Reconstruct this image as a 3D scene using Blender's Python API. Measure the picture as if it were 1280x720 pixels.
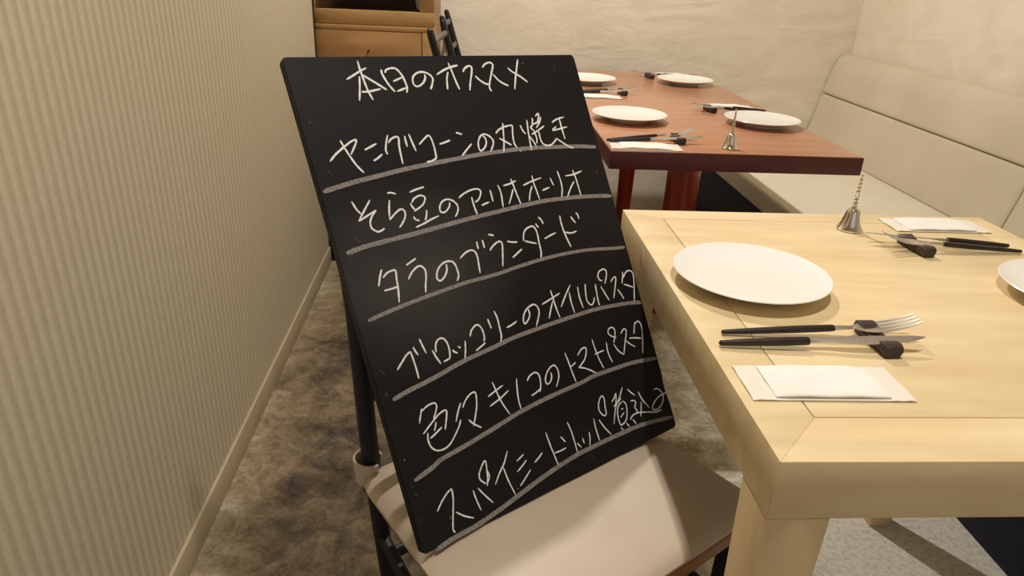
import bpy, bmesh, math, random
from mathutils import Vector, Matrix
random.seed(7)
for o in list(bpy.data.objects): bpy.data.objects.remove(o)
SC = bpy.context.scene
COL = SC.collection
# ------------------------------------------------------------------ camera
cam = bpy.data.cameras.new('camera'); camo = bpy.data.objects.new('camera', cam); COL.objects.link(camo)
cam.sensor_width = 36.0; cam.lens = 36.0*882.0/1280.0; cam.clip_start = 0.02
camo.matrix_world = Matrix(((0.99749258, -0.01486156, -0.06919312, 0.0),
                            (-0.05660333, 0.4193372, -0.90606422, 0.0),
                            (0.04248078, 0.9077089, 0.41744454, 1.125),
                            (0, 0, 0, 1)))
SC.camera = camo
# ------------------------------------------------------------------ world, lamps, exposure
SC.view_settings.view_transform = 'Standard'; SC.view_settings.look = 'None'
SC.view_settings.gamma = 1.0; SC.view_settings.use_curve_mapping = False
SC.view_settings.exposure = 0.0
w = bpy.data.worlds.new('world'); SC.world = w; w.use_nodes = True
w.node_tree.nodes['Background'].inputs[0].default_value = (1.0, 0.95, 0.89, 1)
w.node_tree.nodes['Background'].inputs[1].default_value = 0.52
def lamp(name, loc, power, radius, color, target=None, angle=150, blend=0.6):
    l = bpy.data.lights.new(name, 'SPOT'); l.energy = power; l.shadow_soft_size = radius; l.color = color
    l.spot_size = math.radians(angle); l.spot_blend = blend
    o = bpy.data.objects.new(name, l); COL.objects.link(o); o.location = loc
    if target:
        o.rotation_euler = (Vector(target)-Vector(loc)).to_track_quat('-Z', 'Y').to_euler()
    return o
WARM = (1.0, 0.95, 0.875)
lamp('ceiling_spot', (0.20, 2.44, 2.38), 106, 0.03, WARM, (0.35, 2.0, 0), 165)
lamp('ceiling_spot', (0.27, 0.62, 2.38), 64, 0.035, WARM, (0.20, 0.50, 0), 100, 0.9)

# ------------------------------------------------------------------ helpers
def lin(c):
    return tuple(((x/255)/12.92 if x/255 <= .04045 else ((x/255+.055)/1.055)**2.4) for x in c)
def nodes(name):
    m = bpy.data.materials.new(name); m.use_nodes = True
    nt = m.node_tree; return m, nt, nt.nodes, nt.links, nt.nodes['Principled BSDF']
def ramp(N, stops):
    r = N.new('ShaderNodeValToRGB'); el = r.color_ramp.elements
    while len(el) < len(stops): el.new(.5)
    for e_, (p, c) in zip(el, stops): e_.position = p; e_.color = (*c, 1)
    return r
def mat(name, c1, c2=None, scale=8, stretch=(1, 1, 1), rough=.5, metal=0, bump=0, bscale=60, detail=6, lo=.3, hi=.7, dist=0.0, coat=0, bdist=.002, rough2=None):
    m, nt, N, L, B = nodes(name)
    c2 = c2 or c1
    tc = N.new('ShaderNodeTexCoord'); mp = N.new('ShaderNodeMapping'); mp.inputs['Scale'].default_value = stretch
    L.new(tc.outputs['Object'], mp.inputs['Vector'])
    no = N.new('ShaderNodeTexNoise'); no.inputs['Scale'].default_value = scale; no.inputs['Detail'].default_value = detail
    no.inputs['Distortion'].default_value = dist
    L.new(mp.outputs[0], no.inputs['Vector'])
    r = ramp(N, [(lo, lin(c1)), (hi, lin(c2))])
    L.new(no.outputs['Fac'], r.inputs[0]); L.new(r.outputs[0], B.inputs['Base Color'])
    B.inputs['Roughness'].default_value = rough; B.inputs['Metallic'].default_value = metal
    B.inputs['Coat Weight'].default_value = coat; B.inputs['Coat Roughness'].default_value = .15
    if bump:
        nb = N.new('ShaderNodeTexNoise'); nb.inputs['Scale'].default_value = bscale; nb.inputs['Detail'].default_value = 5
        L.new(mp.outputs[0], nb.inputs['Vector'])
        bp = N.new('ShaderNodeBump'); bp.inputs['Strength'].default_value = bump; bp.inputs['Distance'].default_value = bdist
        L.new(nb.outputs['Fac'], bp.inputs['Height']); L.new(bp.outputs[0], B.inputs['Normal'])
    return m

def obj(name, bm, m, parent=None, smooth=True, loc=None, rot=None):
    me = bpy.data.meshes.new(name)
    bmesh.ops.recalc_face_normals(bm, faces=bm.faces)
    bm.to_mesh(me); bm.free()
    me.materials.append(m)

    for p in me.polygons: p.use_smooth = smooth
    if smooth and hasattr(me, 'set_sharp_from_angle'): me.set_sharp_from_angle(angle=math.radians(35))
    o = bpy.data.objects.new(name, me); COL.objects.link(o)
    if parent is not None: o.parent = parent
    if loc is not None: o.location = loc
    if rot is not None: o.rotation_euler = rot
    return o
def tag(o, label=None, cat=None, group=None, kind=None):
    if label: o['label'] = label
    if cat: o['category'] = cat
    if group: o['group'] = group
    if kind: o['kind'] = kind
    return o
def empty(name, loc, rz=0, label=None, cat=None, group=None):
    o = bpy.data.objects.new(name, None); COL.objects.link(o); o.empty_display_size = .05
    o.location = loc; o.rotation_euler = (0, 0, rz)
    return tag(o, label, cat, group)
def kids(o): return [c for c in bpy.data.objects if c.parent == o]
def copy_tree(o, loc, rz, label, parent=None):
    c = o.copy(); COL.objects.link(c); c.location = loc; c.rotation_euler = (o.rotation_euler[0], o.rotation_euler[1], rz)
    c['label'] = label
    for ch in kids(o):
        d = ch.copy(); COL.objects.link(d); d.parent = c
        for g in kids(ch):
            k = g.copy(); COL.objects.link(k); k.parent = d
    return c
def bevel(bm, w_, seg=2):
    if w_: bmesh.ops.bevel(bm, geom=list(bm.edges), offset=w_, segments=seg, affect='EDGES', profile=.5)
def box(bm, a, b, bev=0, seg=2):
    t = bmesh.new(); bmesh.ops.create_cube(t, size=1)
    for v in t.verts: v.co = Vector([(a[i]+b[i])/2+v.co[i]*(b[i]-a[i]) for i in range(3)])
    bevel(t, bev, seg); merge(bm, t)
def merge(bm, t):
    me = bpy.data.meshes.new('tmp'); t.to_mesh(me); t.free(); bm.from_mesh(me); bpy.data.meshes.remove(me)
def B(a, b, bev=0, seg=2):
    bm = bmesh.new(); box(bm, a, b, bev, seg); return bm
def prism(pts, z0, z1, bev=0):
    bm = bmesh.new()
    f = bm.faces.new([bm.verts.new((x, y, z0)) for x, y in pts])
    r = bmesh.ops.extrude_face_region(bm, geom=[f])
    for v in r['geom']:
        if isinstance(v, bmesh.types.BMVert): v.co.z = z1
    bevel(bm, bev); return bm
def loft(rings, close=True, caps=True, bm=None):
    bm = bm or bmesh.new(); vs = [[bm.verts.new(p) for p in r] for r in rings]; n = len(vs[0])
    for a, b in zip(vs, vs[1:]):
        for i in range(n if close else n-1):
            j = (i+1) % n; bm.faces.new((a[i], a[j], b[j], b[i]))
    if caps and close:
        bm.faces.new(list(reversed(vs[0]))); bm.faces.new(vs[-1])
    return bm
def lathe(prof, n=32, bm=None, c=(0, 0)):
    bm = bm or bmesh.new()
    rings = [[(c[0]+r*math.cos(2*math.pi*i/n), c[1]+r*math.sin(2*math.pi*i/n), z) for i in range(n)] for r, z in prof]
    return loft(rings, bm=bm)
def tube(pts, rad, n=12, bm=None, flat=1.0):
    """swept round bar through pts; rad number or list"""
    P = [Vector(p) for p in pts]; rs = rad if isinstance(rad, (list, tuple)) else [rad]*len(P)
    rings = []; up = None
    for i, p in enumerate(P):
        t = (P[min(i+1, len(P)-1)]-P[max(i-1, 0)]).normalized()
        if up is None:
            a = Vector((0, 0, 1)) if abs(t.z) < .9 else Vector((1, 0, 0))
            up = (a-a.dot(t)*t).normalized()
        else: up = (up-up.dot(t)*t).normalized()
        s = t.cross(up)
        rings.append([p+rs[i]*(math.cos(2*math.pi*k/n)*s+math.sin(2*math.pi*k/n)*up*flat) for k in range(n)])
    return loft(rings, bm=bm)
def smooth_pts(pts, k=4):
    if len(pts) < 3: return [Vector(p) for p in pts]
    P = [Vector(p) for p in pts]; P = [2*P[0]-P[1]]+P+[2*P[-1]-P[-2]]; out = []
    for i in range(1, len(P)-2):
        p0, p1, p2, p3 = P[i-1:i+3]
        for j in range(k):
            t = j/k
            out.append(.5*((2*p1)+(p2-p0)*t+(2*p0-5*p1+4*p2-p3)*t*t+(3*p1-p0-3*p2+p3)*t**3))
    out.append(P[-2]); return out
# ------------------------------------------------------------------ materials
PI = math.pi
def mat_floor():
    m, nt, N, L, Bn = nodes('worn_concrete')
    tc = N.new('ShaderNodeTexCoord')
    big = N.new('ShaderNodeTexNoise'); big.inputs['Scale'].default_value = 2.3; big.inputs['Detail'].default_value = 8; big.inputs['Roughness'].default_value = .68
    mid = N.new('ShaderNodeTexNoise'); mid.inputs['Scale'].default_value = 14; mid.inputs['Detail'].default_value = 8; mid.inputs['Roughness'].default_value = .78; mid.inputs['Distortion'].default_value = .6
    fine = N.new('ShaderNodeTexNoise'); fine.inputs['Scale'].default_value = 90; fine.inputs['Detail'].default_value = 4
    for n_ in (big, mid, fine): L.new(tc.outputs['Object'], n_.inputs['Vector'])
    # lamplight under the tables painted in: floor colour lightens from the aisle rightwards
    sx = N.new('ShaderNodeSeparateXYZ'); L.new(tc.outputs['Object'], sx.inputs[0])
    mr = N.new('ShaderNodeMapRange'); mr.inputs['From Min'].default_value = .45; mr.inputs['From Max'].default_value = .85
    mr.inputs['To Min'].default_value = -.01; mr.inputs['To Max'].default_value = .37
    L.new(sx.outputs[0], mr.inputs['Value'])
    wl = N.new('ShaderNodeMapRange'); wl.inputs['From Min'].default_value = -.54; wl.inputs['From Max'].default_value = -.38
    wl.inputs['To Min'].default_value = .13; wl.inputs['To Max'].default_value = 0
    L.new(sx.outputs[0], wl.inputs['Value'])
    a = N.new('ShaderNodeMath'); a.operation = 'MULTIPLY'; a.inputs[1].default_value = .5; L.new(big.outputs['Fac'], a.inputs[0])
    b = N.new('ShaderNodeMath'); b.operation = 'MULTIPLY_ADD'; b.inputs[1].default_value = .5; L.new(mid.outputs['Fac'], b.inputs[0]); L.new(a.outputs[0], b.inputs[2])
    c = N.new('ShaderNodeMath'); c.operation = 'ADD'; L.new(b.outputs[0], c.inputs[0]); L.new(mr.outputs[0], c.inputs[1])
    c2 = N.new('ShaderNodeMath'); c2.operation = 'ADD'; L.new(c.outputs[0], c2.inputs[0]); L.new(wl.outputs[0], c2.inputs[1])
    r = ramp(N, [(.41, lin((52, 41, 30))), (.475, lin((92, 77, 56))), (.55, lin((126, 109, 82))), (.64, lin((160, 145, 116))), (.80, lin((230, 225, 212)))])
    L.new(c2.outputs[0], r.inputs[0])
    mx = N.new('ShaderNodeMixRGB'); mx.blend_type = 'MULTIPLY'; mx.inputs[0].default_value = .6
    fr = ramp(N, [(.35, (.62, .6, .56)), (.55, (1, 1, 1))]); L.new(fine.outputs['Fac'], fr.inputs[0])
    L.new(r.outputs[0], mx.inputs[1]); L.new(fr.outputs[0], mx.inputs[2])
    L.new(mx.outputs[0], Bn.inputs['Base Color'])
    Bn.inputs['Roughness'].default_value = .75
    bp = N.new('ShaderNodeBump'); bp.inputs['Strength'].default_value = .35; bp.inputs['Distance'].default_value = .003
    L.new(mid.outputs['Fac'], bp.inputs['Height']); L.new(bp.outputs[0], Bn.inputs['Normal'])
    return m
def mat_wallpaper():
    m, nt, N, L, Bn = nodes('striped_wallpaper')
    tc = N.new('ShaderNodeTexCoord'); sx = N.new('ShaderNodeSeparateXYZ'); L.new(tc.outputs['Object'], sx.inputs[0])
    a = N.new('ShaderNodeMath'); a.operation = 'MULTIPLY'; a.inputs[1].default_value = 2*PI/.0235; L.new(sx.outputs[1], a.inputs[0])
    s = N.new('ShaderNodeMath'); s.operation = 'SINE'; L.new(a.outputs[0], s.inputs[0])
    a2 = N.new('ShaderNodeMath'); a2.operation = 'MULTIPLY'; a2.inputs[1].default_value = 2*PI/.0235*2; L.new(sx.outputs[1], a2.inputs[0])
    s2 = N.new('ShaderNodeMath'); s2.operation = 'SINE'; L.new(a2.outputs[0], s2.inputs[0])
    h = N.new('ShaderNodeMath'); h.operation = 'MULTIPLY_ADD'; h.inputs[1].default_value = .3; L.new(s2.outputs[0], h.inputs[0]); L.new(s.outputs[0], h.inputs[2])
    mr = N.new('ShaderNodeMapRange'); mr.inputs['From Min'].default_value = -1; mr.inputs['From Max'].default_value = 1; L.new(h.outputs[0], mr.inputs['Value'])
    r = ramp(N, [(.25, lin((192, 178, 150))), (.75, lin((209, 196, 168)))])
    L.new(mr.outputs[0], r.inputs[0])
    no = N.new('ShaderNodeTexNoise'); no.inputs['Scale'].default_value = 220; no.inputs['Detail'].default_value = 3
    mp = N.new('ShaderNodeMapping'); mp.inputs['Scale'].default_value = (1, 1, .25); L.new(tc.outputs['Object'], mp.inputs['Vector']); L.new(mp.outputs[0], no.inputs['Vector'])
    mx = N.new('ShaderNodeMixRGB'); mx.blend_type = 'MULTIPLY'; mx.inputs[0].default_value = .5
    fr = ramp(N, [(.3, (.86, .85, .83)), (.6, (1, 1, 1))]); L.new(no.outputs['Fac'], fr.inputs[0])
    L.new(r.outputs[0], mx.inputs[1]); L.new(fr.outputs[0], mx.inputs[2]); L.new(mx.outputs[0], Bn.inputs['Base Color'])
    Bn.inputs['Roughness'].default_value = .8
    bp = N.new('ShaderNodeBump'); bp.inputs['Strength'].default_value = .08; bp.inputs['Distance'].default_value = .0007
    L.new(mr.outputs[0], bp.inputs['Height']); L.new(bp.outputs[0], Bn.inputs['Normal'])
    return m
def mat_plaster():
    m, nt, N, L, Bn = nodes('trowelled_plaster')
    tc = N.new('ShaderNodeTexCoord')
    mp = N.new('ShaderNodeMapping'); mp.inputs['Scale'].default_value = (1, 1, 2.2); L.new(tc.outputs['Object'], mp.inputs['Vector'])
    n1 = N.new('ShaderNodeTexNoise'); n1.inputs['Scale'].default_value = 3.2; n1.inputs['Detail'].default_value = 9; n1.inputs['Distortion'].default_value = 1.6
    n2 = N.new('ShaderNodeTexNoise'); n2.inputs['Scale'].default_value = 30; n2.inputs['Detail'].default_value = 6
    L.new(mp.outputs[0], n1.inputs['Vector']); L.new(mp.outputs[0], n2.inputs['Vector'])
    vr = N.new('ShaderNodeTexVoronoi'); vr.feature = 'SMOOTH_F1'; vr.inputs['Scale'].default_value = 3.0
    wp = N.new('ShaderNodeMixRGB'); wp.inputs[0].default_value = .35; L.new(mp.outputs[0], wp.inputs[1]); L.new(n1.outputs['Color'], wp.inputs[2]); L.new(wp.outputs[0], vr.inputs['Vector'])
    r = ramp(N, [(.3, lin((222, 211, 190))), (.7, lin((234, 225, 206)))]); L.new(n1.outputs['Fac'], r.inputs[0]); L.new(r.outputs[0], Bn.inputs['Base Color'])
    ad = N.new('ShaderNodeMath'); ad.operation = 'MULTIPLY_ADD'; ad.inputs[1].default_value = .12; L.new(n2.outputs['Fac'], ad.inputs[0]); L.new(vr.outputs['Distance'], ad.inputs[2])
    ad2 = N.new('ShaderNodeMath'); ad2.operation = 'ADD'; L.new(ad.outputs[0], ad2.inputs[0]); L.new(n1.outputs['Fac'], ad2.inputs[1])
    bp = N.new('ShaderNodeBump'); bp.inputs['Strength'].default_value = .5; bp.inputs['Distance'].default_value = .012
    L.new(ad2.outputs[0], bp.inputs['Height']); L.new(bp.outputs[0], Bn.inputs['Normal'])
    Bn.inputs['Roughness'].default_value = .85
    return m
def mat_board():
    m, nt, N, L, Bn = nodes('blackboard_paint')
    tc = N.new('ShaderNodeTexCoord')
    n1 = N.new('ShaderNodeTexNoise'); n1.inputs['Scale'].default_value = 5; n1.inputs['Detail'].default_value = 7
    mp = N.new('ShaderNodeMapping'); mp.inputs['Rotation'].default_value = (0, 0, .1); mp.inputs['Scale'].default_value = (.8, 2.2, 1); L.new(tc.outputs['Object'], mp.inputs['Vector']); L.new(mp.outputs[0], n1.inputs['Vector'])
    r = ramp(N, [(.35, lin((13, 11, 14))), (.75, lin((24, 20, 21)))]); L.new(n1.outputs['Fac'], r.inputs[0])
    # rubbed-out chalk haze on the lower left (a stain of its own on the board)
    sx = N.new('ShaderNodeMapping'); sx.inputs['Location'].default_value = (-.10*5.5, -.345*7.5, 0); sx.inputs['Scale'].default_value = (5.5, 7.5, 0); L.new(tc.outputs['Object'], sx.inputs['Vector'])
    ln = N.new('ShaderNodeVectorMath'); ln.operation = 'LENGTH'; L.new(sx.outputs[0], ln.inputs[0])
    mr = N.new('ShaderNodeMapRange'); mr.inputs['From Min'].default_value = 1.0; mr.inputs['From Max'].default_value = .2; mr.inputs['To Max'].default_value = .42; L.new(ln.outputs['Value'], mr.inputs['Value'])
    ml = N.new('ShaderNodeMath'); ml.operation = 'MULTIPLY'; L.new(mr.outputs[0], ml.inputs[0]); L.new(n1.outputs['Fac'], ml.inputs[1])
    mx = N.new('ShaderNodeMixRGB'); L.new(ml.outputs[0], mx.inputs[0]); L.new(r.outputs[0], mx.inputs[1]); mx.inputs[2].default_value = (*lin((120, 116, 112)), 1)
    L.new(mx.outputs[0], Bn.inputs['Base Color']); Bn.inputs['Roughness'].default_value = .6; Bn.inputs['Specular IOR Level'].default_value = .28
    return m
def mat_chalk(name, c, dark, lo, hi):
    m, nt, N, L, Bn = nodes(name)
    tc = N.new('ShaderNodeTexCoord'); n1 = N.new('ShaderNodeTexNoise'); n1.inputs['Scale'].default_value = 700; n1.inputs['Detail'].default_value = 3
    L.new(tc.outputs['Object'], n1.inputs['Vector'])
    r = ramp(N, [(lo, lin(dark)), (hi, lin(c))]); L.new(n1.outputs['Fac'], r.inputs[0]); L.new(r.outputs[0], Bn.inputs['Base Color'])
    Bn.inputs['Roughness'].default_value = .95; return m

M = dict(
 floor=mat_floor(), wallpaper=mat_wallpaper(), plaster=mat_plaster(), board=mat_board(),
 skirting=mat('painted_skirting', (178, 162, 132), (188, 172, 142), 6, rough=.7),
 ceiling=mat('ceiling_paint', (215, 205, 185), (222, 212, 192), 3, rough=.9),
 blacktrim=mat('black_painted_wood', (16, 14, 15), (26, 23, 24), 12, rough=.5),
 chalk=mat_chalk('white_chalk', (242, 238, 236), (198, 193, 190), .32, .46),
 chalk_grey=mat_chalk('smeared_chalk', (168, 160, 155), (96, 90, 88), .35, .65),
 maple=mat('maple_veneer', (220, 195, 148), (238, 216, 172), 5, (1, 6, 6), rough=.42, bump=.05, bscale=120, bdist=.0005),
 maple_side=mat('maple_solid', (196, 162, 112), (212, 180, 130), 5, (.8, 9, 9), rough=.55, bump=.08, bscale=80, bdist=.0006),
 maple_leg=mat('maple_leg', (216, 190, 144), (228, 202, 156), 5, (9, 9, .8), rough=.55, bump=.08, bscale=80, bdist=.0006),
 groove=mat('joint_shadow_gap', (70, 48, 26), rough=.9),
 cherry=mat('red_brown_veneer', (178, 124, 94), (196, 142, 108), 4, (1, 7, 1), rough=.28, coat=.2),
 cherry_edge=mat('dark_red_edge', (74, 26, 26), (88, 34, 30), 6, (1, 6, 6), rough=.4),
 cherry_leg=mat('red_brown_leg', (132, 40, 24), (158, 56, 32), 6, (8, 8, 1), rough=.32, coat=.3),
 porcelain=mat('white_porcelain', (244, 242, 236), rough=.22, coat=.3),
 steel=mat('brushed_steel', (214, 210, 204), (224, 220, 215), 60, rough=.34, metal=1),
 chrome=mat('polished_silver', (222, 216, 205), rough=.07, metal=1),
 handle=mat('dark_resin', (34, 24, 24), (44, 32, 32), 30, rough=.35),
 rest=mat('dark_ebony_block', (44, 30, 30), (66, 48, 46), 40, (1, 5, 1), rough=.5, bump=.15, bscale=200, bdist=.0005),
 towel=mat('white_towel_paper', (238, 234, 226), (244, 241, 234), 30, rough=.8, bump=.15, bscale=90),
 vinyl=mat('beige_vinyl', (198, 180, 158), (206, 189, 167), 7, rough=.5, bump=.08, bscale=260, bdist=.0006),
 bench=mat('taupe_leather', (202, 191, 169), (212, 201, 179), 4, rough=.45, bump=.1, bscale=300, bdist=.0006),
 bench_seat=mat('cream_leather', (234, 226, 206), (240, 233, 214), 4, rough=.5, bump=.06, bscale=300, bdist=.0006),
 navy=mat('navy_cloth', (22, 22, 46), (28, 28, 56), 40, rough=.8, bump=.1, bscale=300),
 black=mat('black_lacquer', (14, 13, 24), (20, 18, 30), 15, rough=.55),
 brownwood=mat('worn_brown_wood', (128, 82, 48), (168, 118, 74), 9, (.6, 8, 8), rough=.45, bump=.1),
 slat=mat('grey_worn_slat', (84, 80, 72), (104, 100, 90), 20, rough=.4),
 oak=mat('honey_oak', (172, 132, 82), (192, 152, 100), 5, (1.2, 1, 7), rough=.45, bump=.05),
 oakdark=mat('honey_oak_door', (156, 112, 64), (186, 142, 92), 3, (1.0, 1, 5), rough=.42, dist=1.0),
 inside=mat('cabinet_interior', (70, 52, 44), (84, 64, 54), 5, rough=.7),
)
def mat_glass(name, alpha_rough=.03, tint=(1, 1, 1)):
    m, nt, N, L, Bn = nodes(name)
    Bn.inputs['Base Color'].default_value = (*tint, 1); Bn.inputs['Transmission Weight'].default_value = 1
    Bn.inputs['Roughness'].default_value = alpha_rough; Bn.inputs['IOR'].default_value = 1.1
    return m
M['glass'] = mat_glass('clear_glass')
def mat_film():
    m, nt, N, L, Bn = nodes('clear_film'); Bn.inputs['Base Color'].default_value = (*lin((244, 238, 224)), 1)
    Bn.inputs['Alpha'].default_value = .94; Bn.inputs['Roughness'].default_value = .4; return m
M['film'] = mat_film()

# ------------------------------------------------------------------ the setting
X0, X1, YB, YF, HC = -.537, 1.83, 3.42, -1.6, 2.55
tag(obj('floor', B((-1.4, YF, -.06), (X1+.12, YB+.1, 0)), M['floor'], smooth=False), kind='structure', label='stained grey-brown concrete floor')
tag(obj('ceiling', B((-1.4, YF, HC), (X1+.12, YB+.1, HC+.08)), M['ceiling'], smooth=False), kind='structure')
tag(obj('wall_left', B((X0-.10, YF, 0), (X0, 2.665, HC)), M['wallpaper'], smooth=False), kind='structure', label='cream wallpaper wall with fine vertical stripes')
tag(obj('wall_back', B((-1.4, YB, 0), (X1+.12, YB+.1, HC)), M['plaster'], smooth=False), kind='structure', label='rough off-white trowelled plaster wall')
tag(obj('wall_right', B((X1, YF, 0), (X1+.12, YB, HC)), M['plaster'], smooth=False), kind='structure', label='rough off-white plaster wall above the bench')
tag(obj('wall_alcove', B((-1.4, 2.6, 0), (-1.3, YB, HC)), M['plaster'], smooth=False), kind='structure')
tag(obj('baseboard_left', B((X0, YF, 0), (X0+.007, 2.665, .068), .0015), M['skirting']), kind='structure')
tag(obj('trim_1', B((X0-.10, 2.665, 0), (X0+.004, 2.675, HC), .001), M['blacktrim']), kind='structure', label='thin black strip capping the end of the papered wall')

# ------------------------------------------------------------------ light wood table in front
TX0, TX1, TY0, TY1, TZ = .293, .989, .506, 1.234, .72
t = empty('dining_table', ((TX0+TX1)/2, (TY0+TY1)/2, 0), 0, 'square pale maple table with mitred border, nearest on the right', 'table')
cx, cy = t.location.x, t.location.y
hx, hy = (TX1-TX0)/2, (TY1-TY0)/2
bx, bf, bb = .064, .070, .046      # border widths: sides, front, back
ix0, ix1, iy0, iy1 = -hx+bx, hx-bx, -hy+bf, hy-bb
def trap(pts, z0, z1, bev=.0007): return prism(pts, z0, z1, bev)
g = .0006
for pts, m_ in (([(-hx, -hy), (hx, -hy), (ix1, iy0), (ix0, iy0)], 'maple'), ([(hx, hy), (-hx, hy), (ix0, iy1), (ix1, iy1)], 'maple'),
                ([(-hx, hy), (-hx, -hy), (ix0, iy0), (ix0, iy1)], 'maple'), ([(hx, -hy), (hx, hy), (ix1, iy1), (ix1, iy0)], 'maple')):
    obj('border_board', trap(pts, TZ-.068, TZ), M[m_], t)
obj('tabletop_panel', B((ix0+.0014, iy0+.0014, TZ-.012), (ix1-.0014, iy1-.0014, TZ-.0002), .0006), M['maple'], t)
obj('joint_bed', B((ix0+.0002, iy0+.0002, TZ-.03), (ix1-.0002, iy1-.0002, TZ-.0125)), M['groove'], t, smooth=False)
az = TZ-.0685
def sq_leg(sx_, sy_, w0=.064, w1=.048):
    def ring(w, z):
        o_ = .014*(1-z/az)
        xs = sorted((sx_*(hx-o_), sx_*(hx-o_-w))); ys = sorted((sy_*(hy-o_*.6), sy_*(hy-o_*.6-w)))
        return [(xs[0], ys[0], z), (xs[1], ys[0], z), (xs[1], ys[1], z), (xs[0], ys[1], z)]
    bm = loft([ring(w1, 0), ring(w0, az)]); bevel(bm, .0015); return bm
for sx_ in (-1, 1):
    for sy_ in (-1, 1): obj('leg', sq_leg(sx_, sy_), M['maple_leg'], t)

# ------------------------------------------------------------------ red-brown table behind
RX0, RX1, RY0, RY1 = .355, 1.0, 1.69, 3.15
t = empty('dining_table', ((RX0+RX1)/2, (RY0+RY1)/2, 0), 0, 'long red-brown table with dark red edge and round column legs', 'table')
hx2, hy2 = (RX1-RX0)/2, (RY1-RY0)/2
obj('tabletop', B((-hx2+.003, -hy2+.003, TZ-.005), (hx2-.003, hy2-.003, TZ), .001), M['cherry'], t)
obj('edge_band', B((-hx2, -hy2, TZ-.046), (hx2, hy2, TZ-.0012), .0015), M['cherry_edge'], t)
for (x, y, r0, r1) in ((.733, 2.27, .0555, .054), (.70, 2.95, .040, .026)):
    obj('column_leg', lathe([(r1, 0), (r1+.001, .01), (r0, .60), (r0+.004, TZ-.0465)], 28, c=(x-t.location.x, y-t.location.y)), M['cherry_leg'], t)
for (x, y) in ((.733, 2.27), (.70, 2.95)):
    obj('mounting_plate', B((x-t.location.x-.09, y-t.location.y-.09, TZ-.056), (x-t.location.x+.09, y-t.location.y+.09, TZ-.0462), .001), M['cherry_edge'], t)

# ------------------------------------------------------------------ tableware
def make_plate(loc, label):
    prof = [(.052, 0), (.055, .0), (.057, .005), (.080, .0095), (.100, .0165), (.1095, .0205), (.1100, .0215), (.1092, .0222), (.100, .0188), (.080, .0135), (.060, .0105), (.0001, .0100)]
    bm = lathe(prof, 72)
    return tag(obj('dinner_plate', bm, M['porcelain'], loc=loc), label, 'plate', 'white dinner plates laid on the tables')
plate = make_plate((.410, .905, TZ), 'large round white dinner plate at the left setting of the pale table')
PL = [((.885, .860, TZ), 'white dinner plate cut by the right picture edge on the pale table'),
      ((.480, 2.075, TZ), 'white plate on the red-brown table directly right of the menu board, nearest of that table'),
      ((.877, 2.065, TZ), 'white plate on the red-brown table beside the tall bell'),
      ((.862, 2.835, TZ), 'white plate at the far end of the red-brown table near the plaster wall'),
      ((.466, 2.785, TZ), 'white plate at the far end, half hidden behind the menu board')]
for i, (p, l) in enumerate(PL): copy_tree(plate, p, 0, l)

def make_rest():
    r = tag(bpy.data.objects.new('cutlery_rest', None), None, 'cutlery rest', 'dark blocks the cutlery rests on'); COL.objects.link(r)
    bm = bmesh.new(); rings = []
    ys = [-.036, -.030, -.022, -.008, .008, .022, .030, .036]
    zs = [.0150, .0172, .0165, .0118, .0118, .0165, .0172, .0150]
    for y, z in zip(ys, zs):
        k = .92 if abs(y) > .033 else 1
        wt, wb = .0125*k, .0085*k
        rings.append([(-wb, y, 0), (wb, y, 0), (wt, y, z*.62), (wt*.86, y, z), (-wt*.86, y, z), (-wt, y, z*.62)])
    loft(rings, bm=bm); bevel(bm, .0006, 1)
    me = obj('block', bm, M['rest'], r)
    return r
def round_rings(spec, n=14):
    return [[(x, w*math.cos(2*PI*i/n), z+h*math.sin(2*PI*i/n)) for i in range(n)] for x, w, h, z in spec]
def make_fork():
    r = tag(bpy.data.objects.new('dinner_fork', None), None, 'fork', 'forks with dark handles and steel heads'); COL.objects.link(r)
    obj('handle', loft(round_rings([(0, .0012, .0012, 0), (.002, .0030, .0028, 0), (.03, .0042, .0036, 0), (.09, .0056, .0044, 0), (.135, .0054, .0042, 0), (.140, .0050, .0038, 0)])), M['handle'], r)
    obj('ferrule', loft(round_rings([(.138, .0040, .0034, 0), (.150, .0038, .0030, 0), (.164, .0028, .0022, -.0004)])), M['steel'], r)
    # head: neck widening to shoulders, then four tines, dished
    def zc(x): s = (x-.163)/.082; return -.0005-.012*s*(1-s)*1.2+.010*s*s
    bm = bmesh.new(); rings = []
    for x, w in ((.162, .0028), (.168, .0050), (.176, .0108), (.184, .0136), (.192, .0141), (.196, .0141)):
        z = zc(x); th = .0011
        rings.append([(x, -w, z+.0008), (x, -w*.5, z), (x, 0, z-.0003), (x, w*.5, z), (x, w, z+.0008), (x, w, z+.0008+th), (x, w*.5, z+th), (x, 0, z-.0003+th), (x, -w*.5, z+th), (x, -w, z+.0008+th)])
    loft(rings, bm=bm); obj('head', bm, M['steel'], r)
    for k in range(4):
        y0 = (-1.5+k)*.0076; rs = []
        for x in (.1955, .205, .215, .225, .235, .241, .244):
            s = (x-.195)/.049; hw = .0026*(1-.35*s) if x < .243 else .0007; z = zc(x)+.0003*abs(k-1.5); y = y0*(1-.06*s)
            rs.append([(x, y-hw, z), (x, y+hw, z), (x, y+hw*.8, z+.0013*(1-.3*s)), (x, y-hw*.8, z+.0013*(1-.3*s))])
        obj('tine', loft(rs), M['steel'], r)
    return r
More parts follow.
